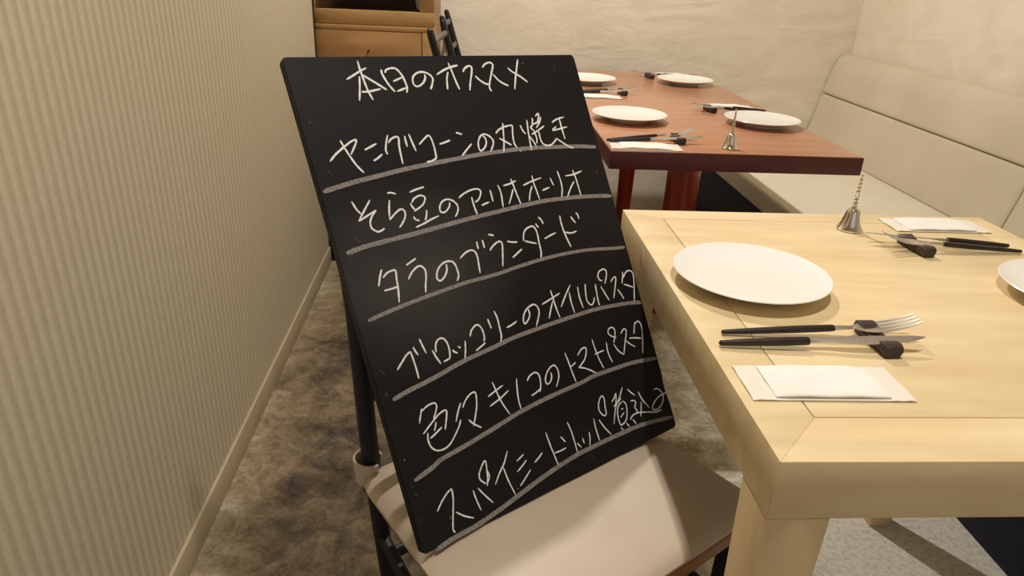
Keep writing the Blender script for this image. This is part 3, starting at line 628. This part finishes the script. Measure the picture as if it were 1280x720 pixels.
TEXT = [
 [[(77.6,621.3),(88.5,626.2),(99.4,631.2),(110.4,635.6)],[(100.6,645.8),(100.8,633.2),(102.1,617.8),(103.8,603.7),(107.4,590.8)],[(97.1,624.4),(93,608.6),(87.5,591.2)],[(101.1,626.9),(110.2,620.1),(121.2,611.7),(132,603.2)],[(94,603),(105,602.9),(123,605.2)],[(132.3,632.3),(131.6,626),(136.4,611.5),(143.6,599.6)],[(136.5,627.1),(139.3,631.3),(147.7,633.3),(155.1,631.9),(161,622.9),(163.4,612.7),(163.8,603.9),(161.2,596.9)],[(145.1,614.5),(162.4,620)],[(146.9,600),(162.3,604.1)],[(197.8,621.7),(197,616.5),(191.5,609.5),(181.9,605),(176.2,607.5),(176,614.8),(179.4,620.5),(188.2,625.1),(198,624.9),(205.1,621.3),(209,615.1),(205.9,607.1),(200.6,599.3)],[(217.3,620.2),(232.1,626.6),(245.5,630.5),(257.4,632.2)],[(242.3,636.7),(244.8,622.9),(246.8,607.6),(249.2,596.1)],[(237.6,623.3),(232.6,613),(228.8,597.4)],[(263.4,621.9),(268.1,627.1),(276.4,630.5),(280.7,628),(278.2,619.6),(271.6,606.1),(266.4,593.4)],[(283,614.7),(289.6,607.3),(297.1,602.2),(303,600.3)],[(299.9,627),(307.2,632.2),(316.2,634.1),(320.5,630),(316,620.7),(308,607),(303.2,596.4),(304.8,589.2)],[(316.4,615.2),(322.8,606.2),(330.3,600.2),(339.5,595.9)],[(371.1,636.6),(364.4,623.1),(356.7,607.4),(349.4,589.8)],[(347.1,624),(353.7,617.5),(366.6,609.2),(378.1,599.3)],],
 [[(23.5,515.3),(34.3,523.9),(47.8,531.8),(59.5,537.9),(67,539.2),(63.7,532.7),(54.4,520.8)],[(44.8,540.9),(48.4,529),(53.1,516.2),(58.2,504.7),(65.2,494.2)],[(74.9,524.3),(83.8,527.4),(94.2,531)],[(83.3,508.4),(90.9,511.5),(98.5,515.9)],[(114.1,541),(109.3,531.7),(105.3,521),(106.1,514.6)],[(112,530),(117.6,535),(126,537.2),(129,534.5),(126.6,524.1),(125.4,510.1),(124.7,498.8)],[(139.1,537),(138.5,529.9),(138.6,521.6)],[(146.1,539.1),(147.6,528.9),(150.1,514)],[(157.7,522.7),(167.9,529.6),(175.8,533.8),(179.2,529.1),(180.1,516.5),(179.4,506.4),(178.4,500.7),(170.7,497.3),(162.1,496.9)],[(190.2,519.5),(200,521.2),(209.1,523.3)],[(222.2,533.1),(227.2,531.4),(231.7,529.3)],[(221.7,498.6),(232,506.1),(243.4,514.1)],[(266.9,523.8),(270.1,518.5),(268.5,511),(262.7,504.7),(255.5,502.1),(253.9,508.1),(255.8,515.5),(261.7,523.2),(268.9,525.9),(276.2,523.2),(281.6,517.3),(281.2,509.6),(272.7,499)],[(290.5,524.4),(297.8,529.6),(309.4,533.1),(321.3,534.3),(324.8,532.4),(321.4,520.8),(319.5,506.8),(322.5,498.6)],[(308.7,539.4),(305.3,525.7),(301.3,510.4),(295.7,494.7)],[(294.5,516.9),(303.7,510.9),(313.7,504)],[(325.7,493.9),(331,493.9)],[(340.2,532.9),(342.1,524.3),(345.9,518.3)],[(355.8,539.8),(352.3,522.4),(350.3,508.2),(348.5,491.5)],[(351.5,514.5),(356.5,505.9),(359.6,497.5)],[(367.2,542),(365.8,536.4),(363.3,531)],[(374,544.3),(381.8,548),(378.4,539.3),(375.1,534.8)],[(363.6,531.8),(372.2,533.4),(382.8,537.3)],[(384.4,542.1),(378.1,532.9),(369.5,525.6)],[(364,530.1),(359,527.4),(364.6,520.4)],[(357.2,516.3),(372,521.3),(386.3,527.2)],[(363.8,518),(364.9,509.8),(362.5,501.2)],[(372.4,519.6),(371.8,509.1),(373.6,500),(381.4,495.8),(389.7,496),(397.3,499.8),(404.3,504.8)],[(404,531.2),(416.6,535.8),(431,537.4)],[(410.2,524),(401,518.8),(414.9,519.4),(432.7,521.3)],[(421,536.3),(420.6,520.5),(421.3,501.8)],[(404.3,504.8),(415,496.1),(427.1,488.1),(433.8,485.7)],],
 [[(37.1,459.8),(40.3,449.2),(44.9,441.6)],[(62.6,457.7),(53.6,448.3),(38.9,432.6)],[(38.9,432.6),(52.5,437.6),(67.2,442.9)],[(67.2,442.9),(59.4,436.4),(54.6,429.1),(54.1,421.1),(60.2,414.9),(66.1,415),(71.9,417.1)],[(89.5,462.9),(95.4,462.5),(101.9,459.8)],[(90.1,453.3),(86,441.5),(82.7,426.9)],[(82.7,426.9),(92.8,434.1),(101.6,438.2),(107,435.9),(106.5,428.3),(100.9,420.9),(93.6,414.5)],[(122.7,459),(133.7,461.4),(146.6,463)],[(119.8,444.6),(120,440.1),(123.5,433.9)],[(122.2,444.7),(126.8,449.6),(137.1,452.3),(143.3,449.1),(141.6,443.7),(135.9,438.2),(121.4,432.1)],[(118.5,425.5),(120.2,421),(125.7,418.3)],[(140.8,430.9),(137.9,422.9),(134.3,417.1)],[(117.3,410.2),(131.2,413.3),(143.6,416.9),(157.2,419.8)],[(179.9,435.4),(177,429.2),(168.5,423.4),(162.2,424.4),(161.7,430.3),(166.2,436.8),(173.9,440.3),(181.9,439.1),(188.6,433.9),(191.1,426.9),(188.3,420),(182.5,414)],[(196.3,439.3),(207.4,444.3),(220.6,447.5),(232,447.3),(235.8,442.9),(232.8,436.6),(227.6,431.4),(221.5,429.1)],[(218,437.1),(217.8,428.5),(218.3,419.4),(219.4,411)],[(230.9,422.6),(237.6,424.1),(245.2,425.3)],[(252.5,442.7),(252.5,435.1),(252,425.2)],[(268.3,448),(270.1,436.9),(268.8,424.8),(266.8,413.6)],[(277.7,445.5),(289.3,446.4),(302.7,449.5)],[(294.6,453.8),(296.4,442.3),(298.1,428),(300.5,412.7)],[(293.9,438),(286.3,426.7),(279.2,417)],[(314,440.5),(331,444.3),(351.9,447.3)],[(335.5,453.2),(334.9,441.4),(336.3,428.4),(337.4,414.7)],[(330.4,437.3),(323,427.3),(317.5,415.5)],[(347.4,427.5),(354.5,428.9),(362.7,430.1)],[(369.2,444.5),(370.2,438.7),(372,431.9)],[(386.9,453.5),(388,441.8),(388,430.4),(385.7,420.9),(381.2,411.5)],[(400.1,443.4),(417.3,443.5),(436.9,446.7)],[(418.5,450.9),(420.4,437.3),(420.9,423.9),(421.1,408)],[(414.9,432.2),(404.4,423),(392.9,410)],],
 [[(51.7,365.2),(47.1,357.4),(41.1,344.6)],[(50.2,354),(57.9,359.1),(67.2,360.7),(70.5,359),(68.7,348.5),(67.2,336.5),(63.2,317.6)],[(47.2,337.4),(57.2,337.5),(67,338.2)],[(87.6,363.2),(96.2,366.2),(104.5,369.4)],[(85.1,344.1),(93.4,352.6),(102.7,357.6),(108.9,357.4),(113.2,351.1),(111.7,341.6),(107.7,331.2),(104.9,321.4)],[(147.3,352.3),(145.9,344),(139.6,336),(131.7,331.7),(127.4,335.9),(130.2,344.5),(137.3,351.6),(146.6,355.3),(156.1,354.3),(160.9,348.6),(162,339),(161.3,331.9),(156.8,325.7)],[(171.5,355.4),(181.8,361),(191.9,363),(197.8,360),(199.8,352.9),(198.6,341.3),(196.9,328.4)],[(205.7,373.3),(205.1,368.9),(204.9,362)],[(215.4,373.6),(215.7,369.1),(215.4,361.4)],[(228,379.3),(232.8,377.8),(236.8,376.1)],[(223.5,356.3),(228.8,360.5),(237.5,364.8),(244.2,365.8),(247.2,361.4),(243.7,348.4),(237.6,329.2)],[(257.2,363.6),(265.4,360.6),(274.7,359.1)],[(258.7,338.2),(268.6,342.6),(279.3,347.3)],[(286.4,358.3),(290,368.6),(297,375),(308.4,377.2),(313.7,372.8),(314.9,362.3),(313.5,349.9),(312.6,336),(308.8,326.5)],[(288.2,358),(297.5,354.2),(308.7,350.1)],[(317.2,380),(318.1,376.7),(320.7,373)],[(325.3,388.9),(329.3,383.4),(331.3,376.7)],[(326,354.2),(338,357.1),(350,359.2)],[(367.1,384),(365.9,372.1),(366.8,357.3),(369.3,343.9),(372.2,332)],[(367.7,356.9),(380,353.2),(392.1,354.3)],[(388.3,378.7),(390.6,373.4),(394.6,367)],[(400.6,383.2),(403.2,378.6),(403.6,372.3)],],
 [[(34.5,234),(44,241.9),(52,248.4),(59.3,251.7)],[(59.3,251.7),(60.2,241.2),(60.8,226.1),(60.4,214.2)],[(64.9,256.3),(66.1,250.5),(68.9,243.9)],[(76.7,264),(78.3,255.3),(80.8,242.8)],[(90.5,244.9),(93.4,234.3),(97.6,223.6)],[(95.2,240),(97.6,249.8),(102.5,255.4),(109.1,256.2),(114,251.6),(115.8,241.9),(114.7,232.3),(112.2,226)],[(112.4,226.7),(102.3,225)],[(120,236.5),(122.6,232.9),(126.6,230.3)],[(129.8,239.1),(133.2,235.5)],[(143.1,243.1),(140.1,232.2),(135.5,219.9)],[(152.4,246.7),(157.8,254.6),(167.1,259.4),(172.7,255.7),(175,247.1),(174.3,238.5),(171.5,234.2)],[(174.2,231.9),(165.4,228.6),(155.4,225.2)],[(187.8,263),(188.6,256.6),(189.7,248.5)],[(201.7,271),(203.9,260.1),(203.3,245.4),(202.4,233.7),(198.5,225.9)],[(215,242.7),(224.6,244.2),(234.8,247.2)],[(260.5,259.2),(260.6,251.5),(256.4,244.9),(248,239.8),(246.8,245.9),(251.1,254),(259,260.4),(271.4,263.4),(277.5,258.8),(278.3,250.1),(273,240.6),(266.4,231.6)],[(287.1,259.5),(302.4,262.8),(325.3,268)],[(309.7,276.7),(310.3,265.6),(311.1,248.1),(313.3,232.1)],[(308.3,259.8),(300,247.7),(292.9,236.3)],[(349.5,275.4),(335.6,262.7),(320.8,247.2)],[(343.8,265.5),(342.3,249.9),(343.1,232.4)],[(362.6,269.5),(360.8,251.8),(362.5,235.2)],[(379.2,270.2),(375.2,256.5),(373.7,243.8),(379.4,235.9),(386,239.2),(390,245.6)],[(399.2,265.6),(397.1,251.3),(395.6,238.5),(396.1,231)],[(409.1,259.7),(413.3,247.4),(418.4,234.2)],[(418.7,261.5),(425.7,271.2),(429.2,280.5),(424.1,284.6),(414.5,282.9),(409.2,276.6),(410.6,269.6),(415.4,267.7)],[(432.1,261.4),(439.7,266.4),(445.3,266),(439.2,253.1),(428.9,235)],[(442.1,247),(446.3,238.8),(449.9,228.9)],[(463.6,271.6),(459.4,262),(455,253.6)],[(460.9,261.6),(468.3,268.5),(477.4,270.8),(484.6,264.9),(481.9,250),(476.2,234.2),(471,219.7)],[(458.3,251.7),(467.1,247.4),(476.9,242.3)],],
 [[(52.7,176.2),(48.8,168.7),(43.9,158.9)],[(51.5,172.5),(61.2,176.8),(72.1,177.3),(74.4,172.4),(70.7,165.4),(65.1,157.7)],[(45.2,144.2),(57.9,152),(73,160.5),(84.1,163.4),(86.2,160.1),(81.9,149.2),(77.1,139.1)],[(67.4,152.8),(64.3,147),(61.4,142.6)],[(53,135.3),(63.1,139.2),(73.6,143.8)],[(51.7,143.3),(49.4,134.6),(50.8,124.6),(57.6,117.3),(67.9,115.6),(78.3,118.6),(89.1,127.2),(98.5,136.4),(103.2,143.5)],[(110.2,165),(103.2,155.8),(95.5,143.1)],[(111.1,157.7),(117.6,165.1),(128,171.6),(135.5,171.8),(136.2,166.2),(132.7,153),(126.5,140.9),(119.7,129)],[(114.9,139.5),(121.3,131.3),(131,122.9)],[(154.2,159.3),(167.6,163.2),(182.6,167)],[(153.2,145.9),(172.2,150.9),(189,157.2)],[(166.9,176.6),(169.5,161.2),(173.3,143.9),(180.7,125.3)],[(207.5,169.1),(203.8,154.7),(201.1,139.2),(201.1,125.9)],[(224,160.2),(230.6,165.7),(240.8,167.9),(246.6,163.1),(246.6,153.2),(244,144.9),(240.2,138.5)],[(243.3,142.8),(233.7,139.8),(224.6,138)],[(268.6,159.8),(268,152.7),(262.9,146.6),(256.7,145.5),(255.5,152),(262.6,162),(273.4,168),(279.8,166.4),(282.5,157.5),(279.9,147.5),(271.4,136.6)],[(303.4,179.5),(305.6,166.2),(306.9,150.2),(309.4,132.1)],[(307.1,156.4),(318.8,160.3)],[(325.7,169.1),(335.8,175.7),(343.5,176.7),(345.1,172.3),(338.9,161.3),(329.1,154.6),(321.5,150.8)],[(321.6,151.2),(331.6,147.4),(341.9,141.1),(351.7,133.1)],[(361.9,184.4),(362.9,168.8),(365.2,151.9),(369.3,135.8)],[(359,161.3),(367.8,161.7),(379.4,162)],[(388.7,172.6),(386.3,155.6),(390,139.4)],[(402.4,165.8),(407.8,153.5),(416.7,144.3)],[(402.9,167.3),(409.6,177.1),(412.4,186.2),(408.8,191.4),(400.8,191),(397.5,185.3),(401.9,179.2),(411.6,174)],[(422.6,177.2),(431.6,182.8),(435.6,178.3),(427.7,163.8),(417.1,144.2)],[(429,164.2),(436.3,156.3),(445.2,149.1)],[(459,187.3),(454.3,178.4),(450.1,169.4)],[(457.8,184.3),(465.9,186.9),(470.7,180.9),(469.7,169.2),(464,152),(457.8,135)],[(437.7,165.7),(450.6,162.8),(463.1,158.7)],],
 [[(34.5,43.9),(45,53.7),(54.9,60.5),(62.8,63.4)],[(62.8,63.4),(61.2,51.1),(56.5,36.7),(50.8,20),(49,12),(51.4,8.9)],[(59.6,32.6),(69.5,23.2),(82.7,14.6)],[(92.4,48.8),(93.2,36.6),(95.9,19.9)],[(100.3,49.1),(106.7,37.4),(116.8,21.6)],[(114.9,46),(118.7,55.8),(121.4,69),(122.6,77.7),(119.5,78.2),(112.1,71.1),(107.4,64.5),(107.5,57.4),(114,49.5)],[(121.6,64.6),(122.1,57.4),(117.8,50.6)],[(160.2,78.7),(150,65.2),(137.6,54.1),(127.6,43.1)],[(146.8,59.9),(148.8,41.2),(153.9,17.8)],[(170.2,60),(184.4,64.9)],[(166.6,46),(176.8,50.6),(186.2,55.8)],[(165.1,26),(176,32.6),(188.8,40.8)],[(198.5,47.5),(208.4,51.9),(215.7,55.9)],[(230.7,80.5),(232.3,61.1),(234.7,43.6),(236.7,29.2)],[(236.1,47.6),(246.5,46.8),(258.4,47.3)],[(254.4,66),(257.2,60.4),(260.4,55.4)],[(272.9,81.7),(275.5,66.9),(276.2,49.7),(276.2,33.4)],[(280.1,46.7),(285.6,38)],[(292.1,50.5),(293,41.3)],[(307.4,54.1),(305.8,45.3),(301.7,34.9)],[(322.8,70.1),(321.5,55.5),(322.4,35.3)],[(332,65),(338,51.3),(347.6,35.8)],[(353,95.9),(347.4,96.3),(339.9,88.1),(337.4,77.5),(343.3,67.8),(349,68.7),(350.4,78.9),(353,90.9),(351.4,96.9)],[(365.7,82.2),(372.5,86),(378.7,92),(375,80.8),(371,73.5)],[(395.1,96.9),(384.9,84.9),(371,72),(358.3,49)],[(366.9,74.1),(377,77.3),(386.8,82.1)],[(386.5,76.3),(376.8,71.6),(371.1,61.9),(370.1,49.2),(372.5,42.6),(383.8,46),(390.1,55.5),(392.8,69.2),(388.6,76.4)],[(380.7,64.8),(385,65.6)],[(375,54.1),(385.2,58.9)],[(370.2,39.1),(373.3,34.4)],[(383.2,41.8),(387.6,35.2)],[(397.8,43.3),(402.5,34.4)],[(404.1,90.7),(409.5,83.5),(416,76.6)],[(403.6,71),(411.2,69.7),(413.6,65.2),(409.2,59.3),(412.1,51),(409.5,49.6)],[(424.6,80.2),(428.5,66.3),(439,47.9)],[(425.1,62.9),(420.4,51.1),(415.6,41.7)],[(393.1,44.2),(401,48.8),(415.2,48.5),(432,43.5),(446.9,38.5),(456.9,36.6),(463.5,37.9)],[(458.4,72.4),(466.7,71.7),(474.3,63.5),(474.9,54.2),(466.7,44.7),(454.2,40.6),(445,44.4),(450.1,51.7),(463.3,57.9),(477.1,59.6),(489.8,58.5)],[(485.5,85.9),(484.2,66.4),(486.3,44.4),(491,20.6)],],
]
RULES = [
 [(3.5,477.7),(27.5,481.5),(56.7,485.2),(86.7,487.8),(117.8,490.7),(149.8,492.7),(196.5,494.8),(252.9,496.9),(289.6,496.9),(327.5,496.3),(366.5,494.2),(406.7,490.8),(448.4,486.7),(482.5,481.8)],
 [(10.9,395.1),(34.3,398.5),(66,400.3),(111.4,402.1),(160.9,405),(209.2,407.6),(252.5,409.1),(299.4,410.6),(348.3,410.9),(400.4,407.8),(452.7,402.3),(485.5,397.1)],
 [(14.3,305.3),(45.5,309.7),(90.1,314.5),(139.6,318.4),(173.6,320.4),(222.5,320.6),(252.4,322.6),(300.3,324.7),(350,324.5),(402.8,320.9),(455.3,313.1),(483.7,309.4)],
 [(17.5,199.3),(39.8,203.4),(81.5,208.7),(133.1,217.3),(185,222),(222.1,225.9),(280,227.4),(328.1,227.9),(390.4,227),(456.4,219.9),(486.4,213.9)],
 [(15.8,92.5),(45.4,99.2),(60.6,104.3),(104.1,109.2),(156.3,116.3),(198.1,122.4),(254.9,126.5),(316.2,128.1),(345.6,130.4),(388.5,129),(433,126.4),(487.1,118)],
 [(18.3,-1.1),(43.9,2.5),(78.5,3.7),(112.7,7.5),(149,13.4),(210.8,23.9),(267.2,30.2),(308.4,31.1),(373.8,30.6),(418.6,28.1),(482.3,18.3)],
]

WORDS = ['top line', 'second line', 'third line', 'fourth line', 'fifth line', 'sixth line', 'bottom line']
for i, line in enumerate(TEXT):
    bm = bmesh.new()
    for st in line: ribbon(bm, st, (.0029, .0027, .0025, .0026, .0024, .0022, .0021)[i], True, .16)
    o = obj('chalk_writing', bm, M['chalk'], mb, smooth=False); o['label'] = WORDS[i]+' of white handwritten Japanese chalk characters'
for i, line in enumerate(RULES):
    bm = bmesh.new(); ribbon(bm, line, (.0062, .0062, .0052, .0060, .0062, .0066)[i], True, .05, 6)
    o = obj('chalk_rule', bm, M['chalk_grey'], mb, smooth=False); o['label'] = 'curved grey chalk underline'
bm = bmesh.new()
for (x, y) in ((.012, .565), (.02, .50), (.023, .305), (.014, .236), (.012, .21), (.011, .12), (.010, .09), (.012, .075), (.009, .045), (.05, .028), (.16, .027), (.25, .022), (.30, .02), (.44, .62), (.38, .63), (.455, .49), (.47, .44), (.03, .41), (.018, .39), (.375, .645)):
    for q in range(3):
        a_ = random.uniform(0, 3); l_ = random.uniform(.0006, .002); x_, y_ = x+random.uniform(-.002, .002), y+random.uniform(-.004, .004)
        v = [bm.verts.new((x_+dx*math.cos(a_)-dy*math.sin(a_), y_+dx*math.sin(a_)+dy*math.cos(a_), .0003)) for dx, dy in ((-l_/2, -.0004), (l_/2, -.0003), (l_/2, .0004), (-l_/2, .0003))]
        bm.faces.new(v)
tag(obj('chalk_flecks', bm, M['chalk_grey'], mb, smooth=False), kind='stuff')
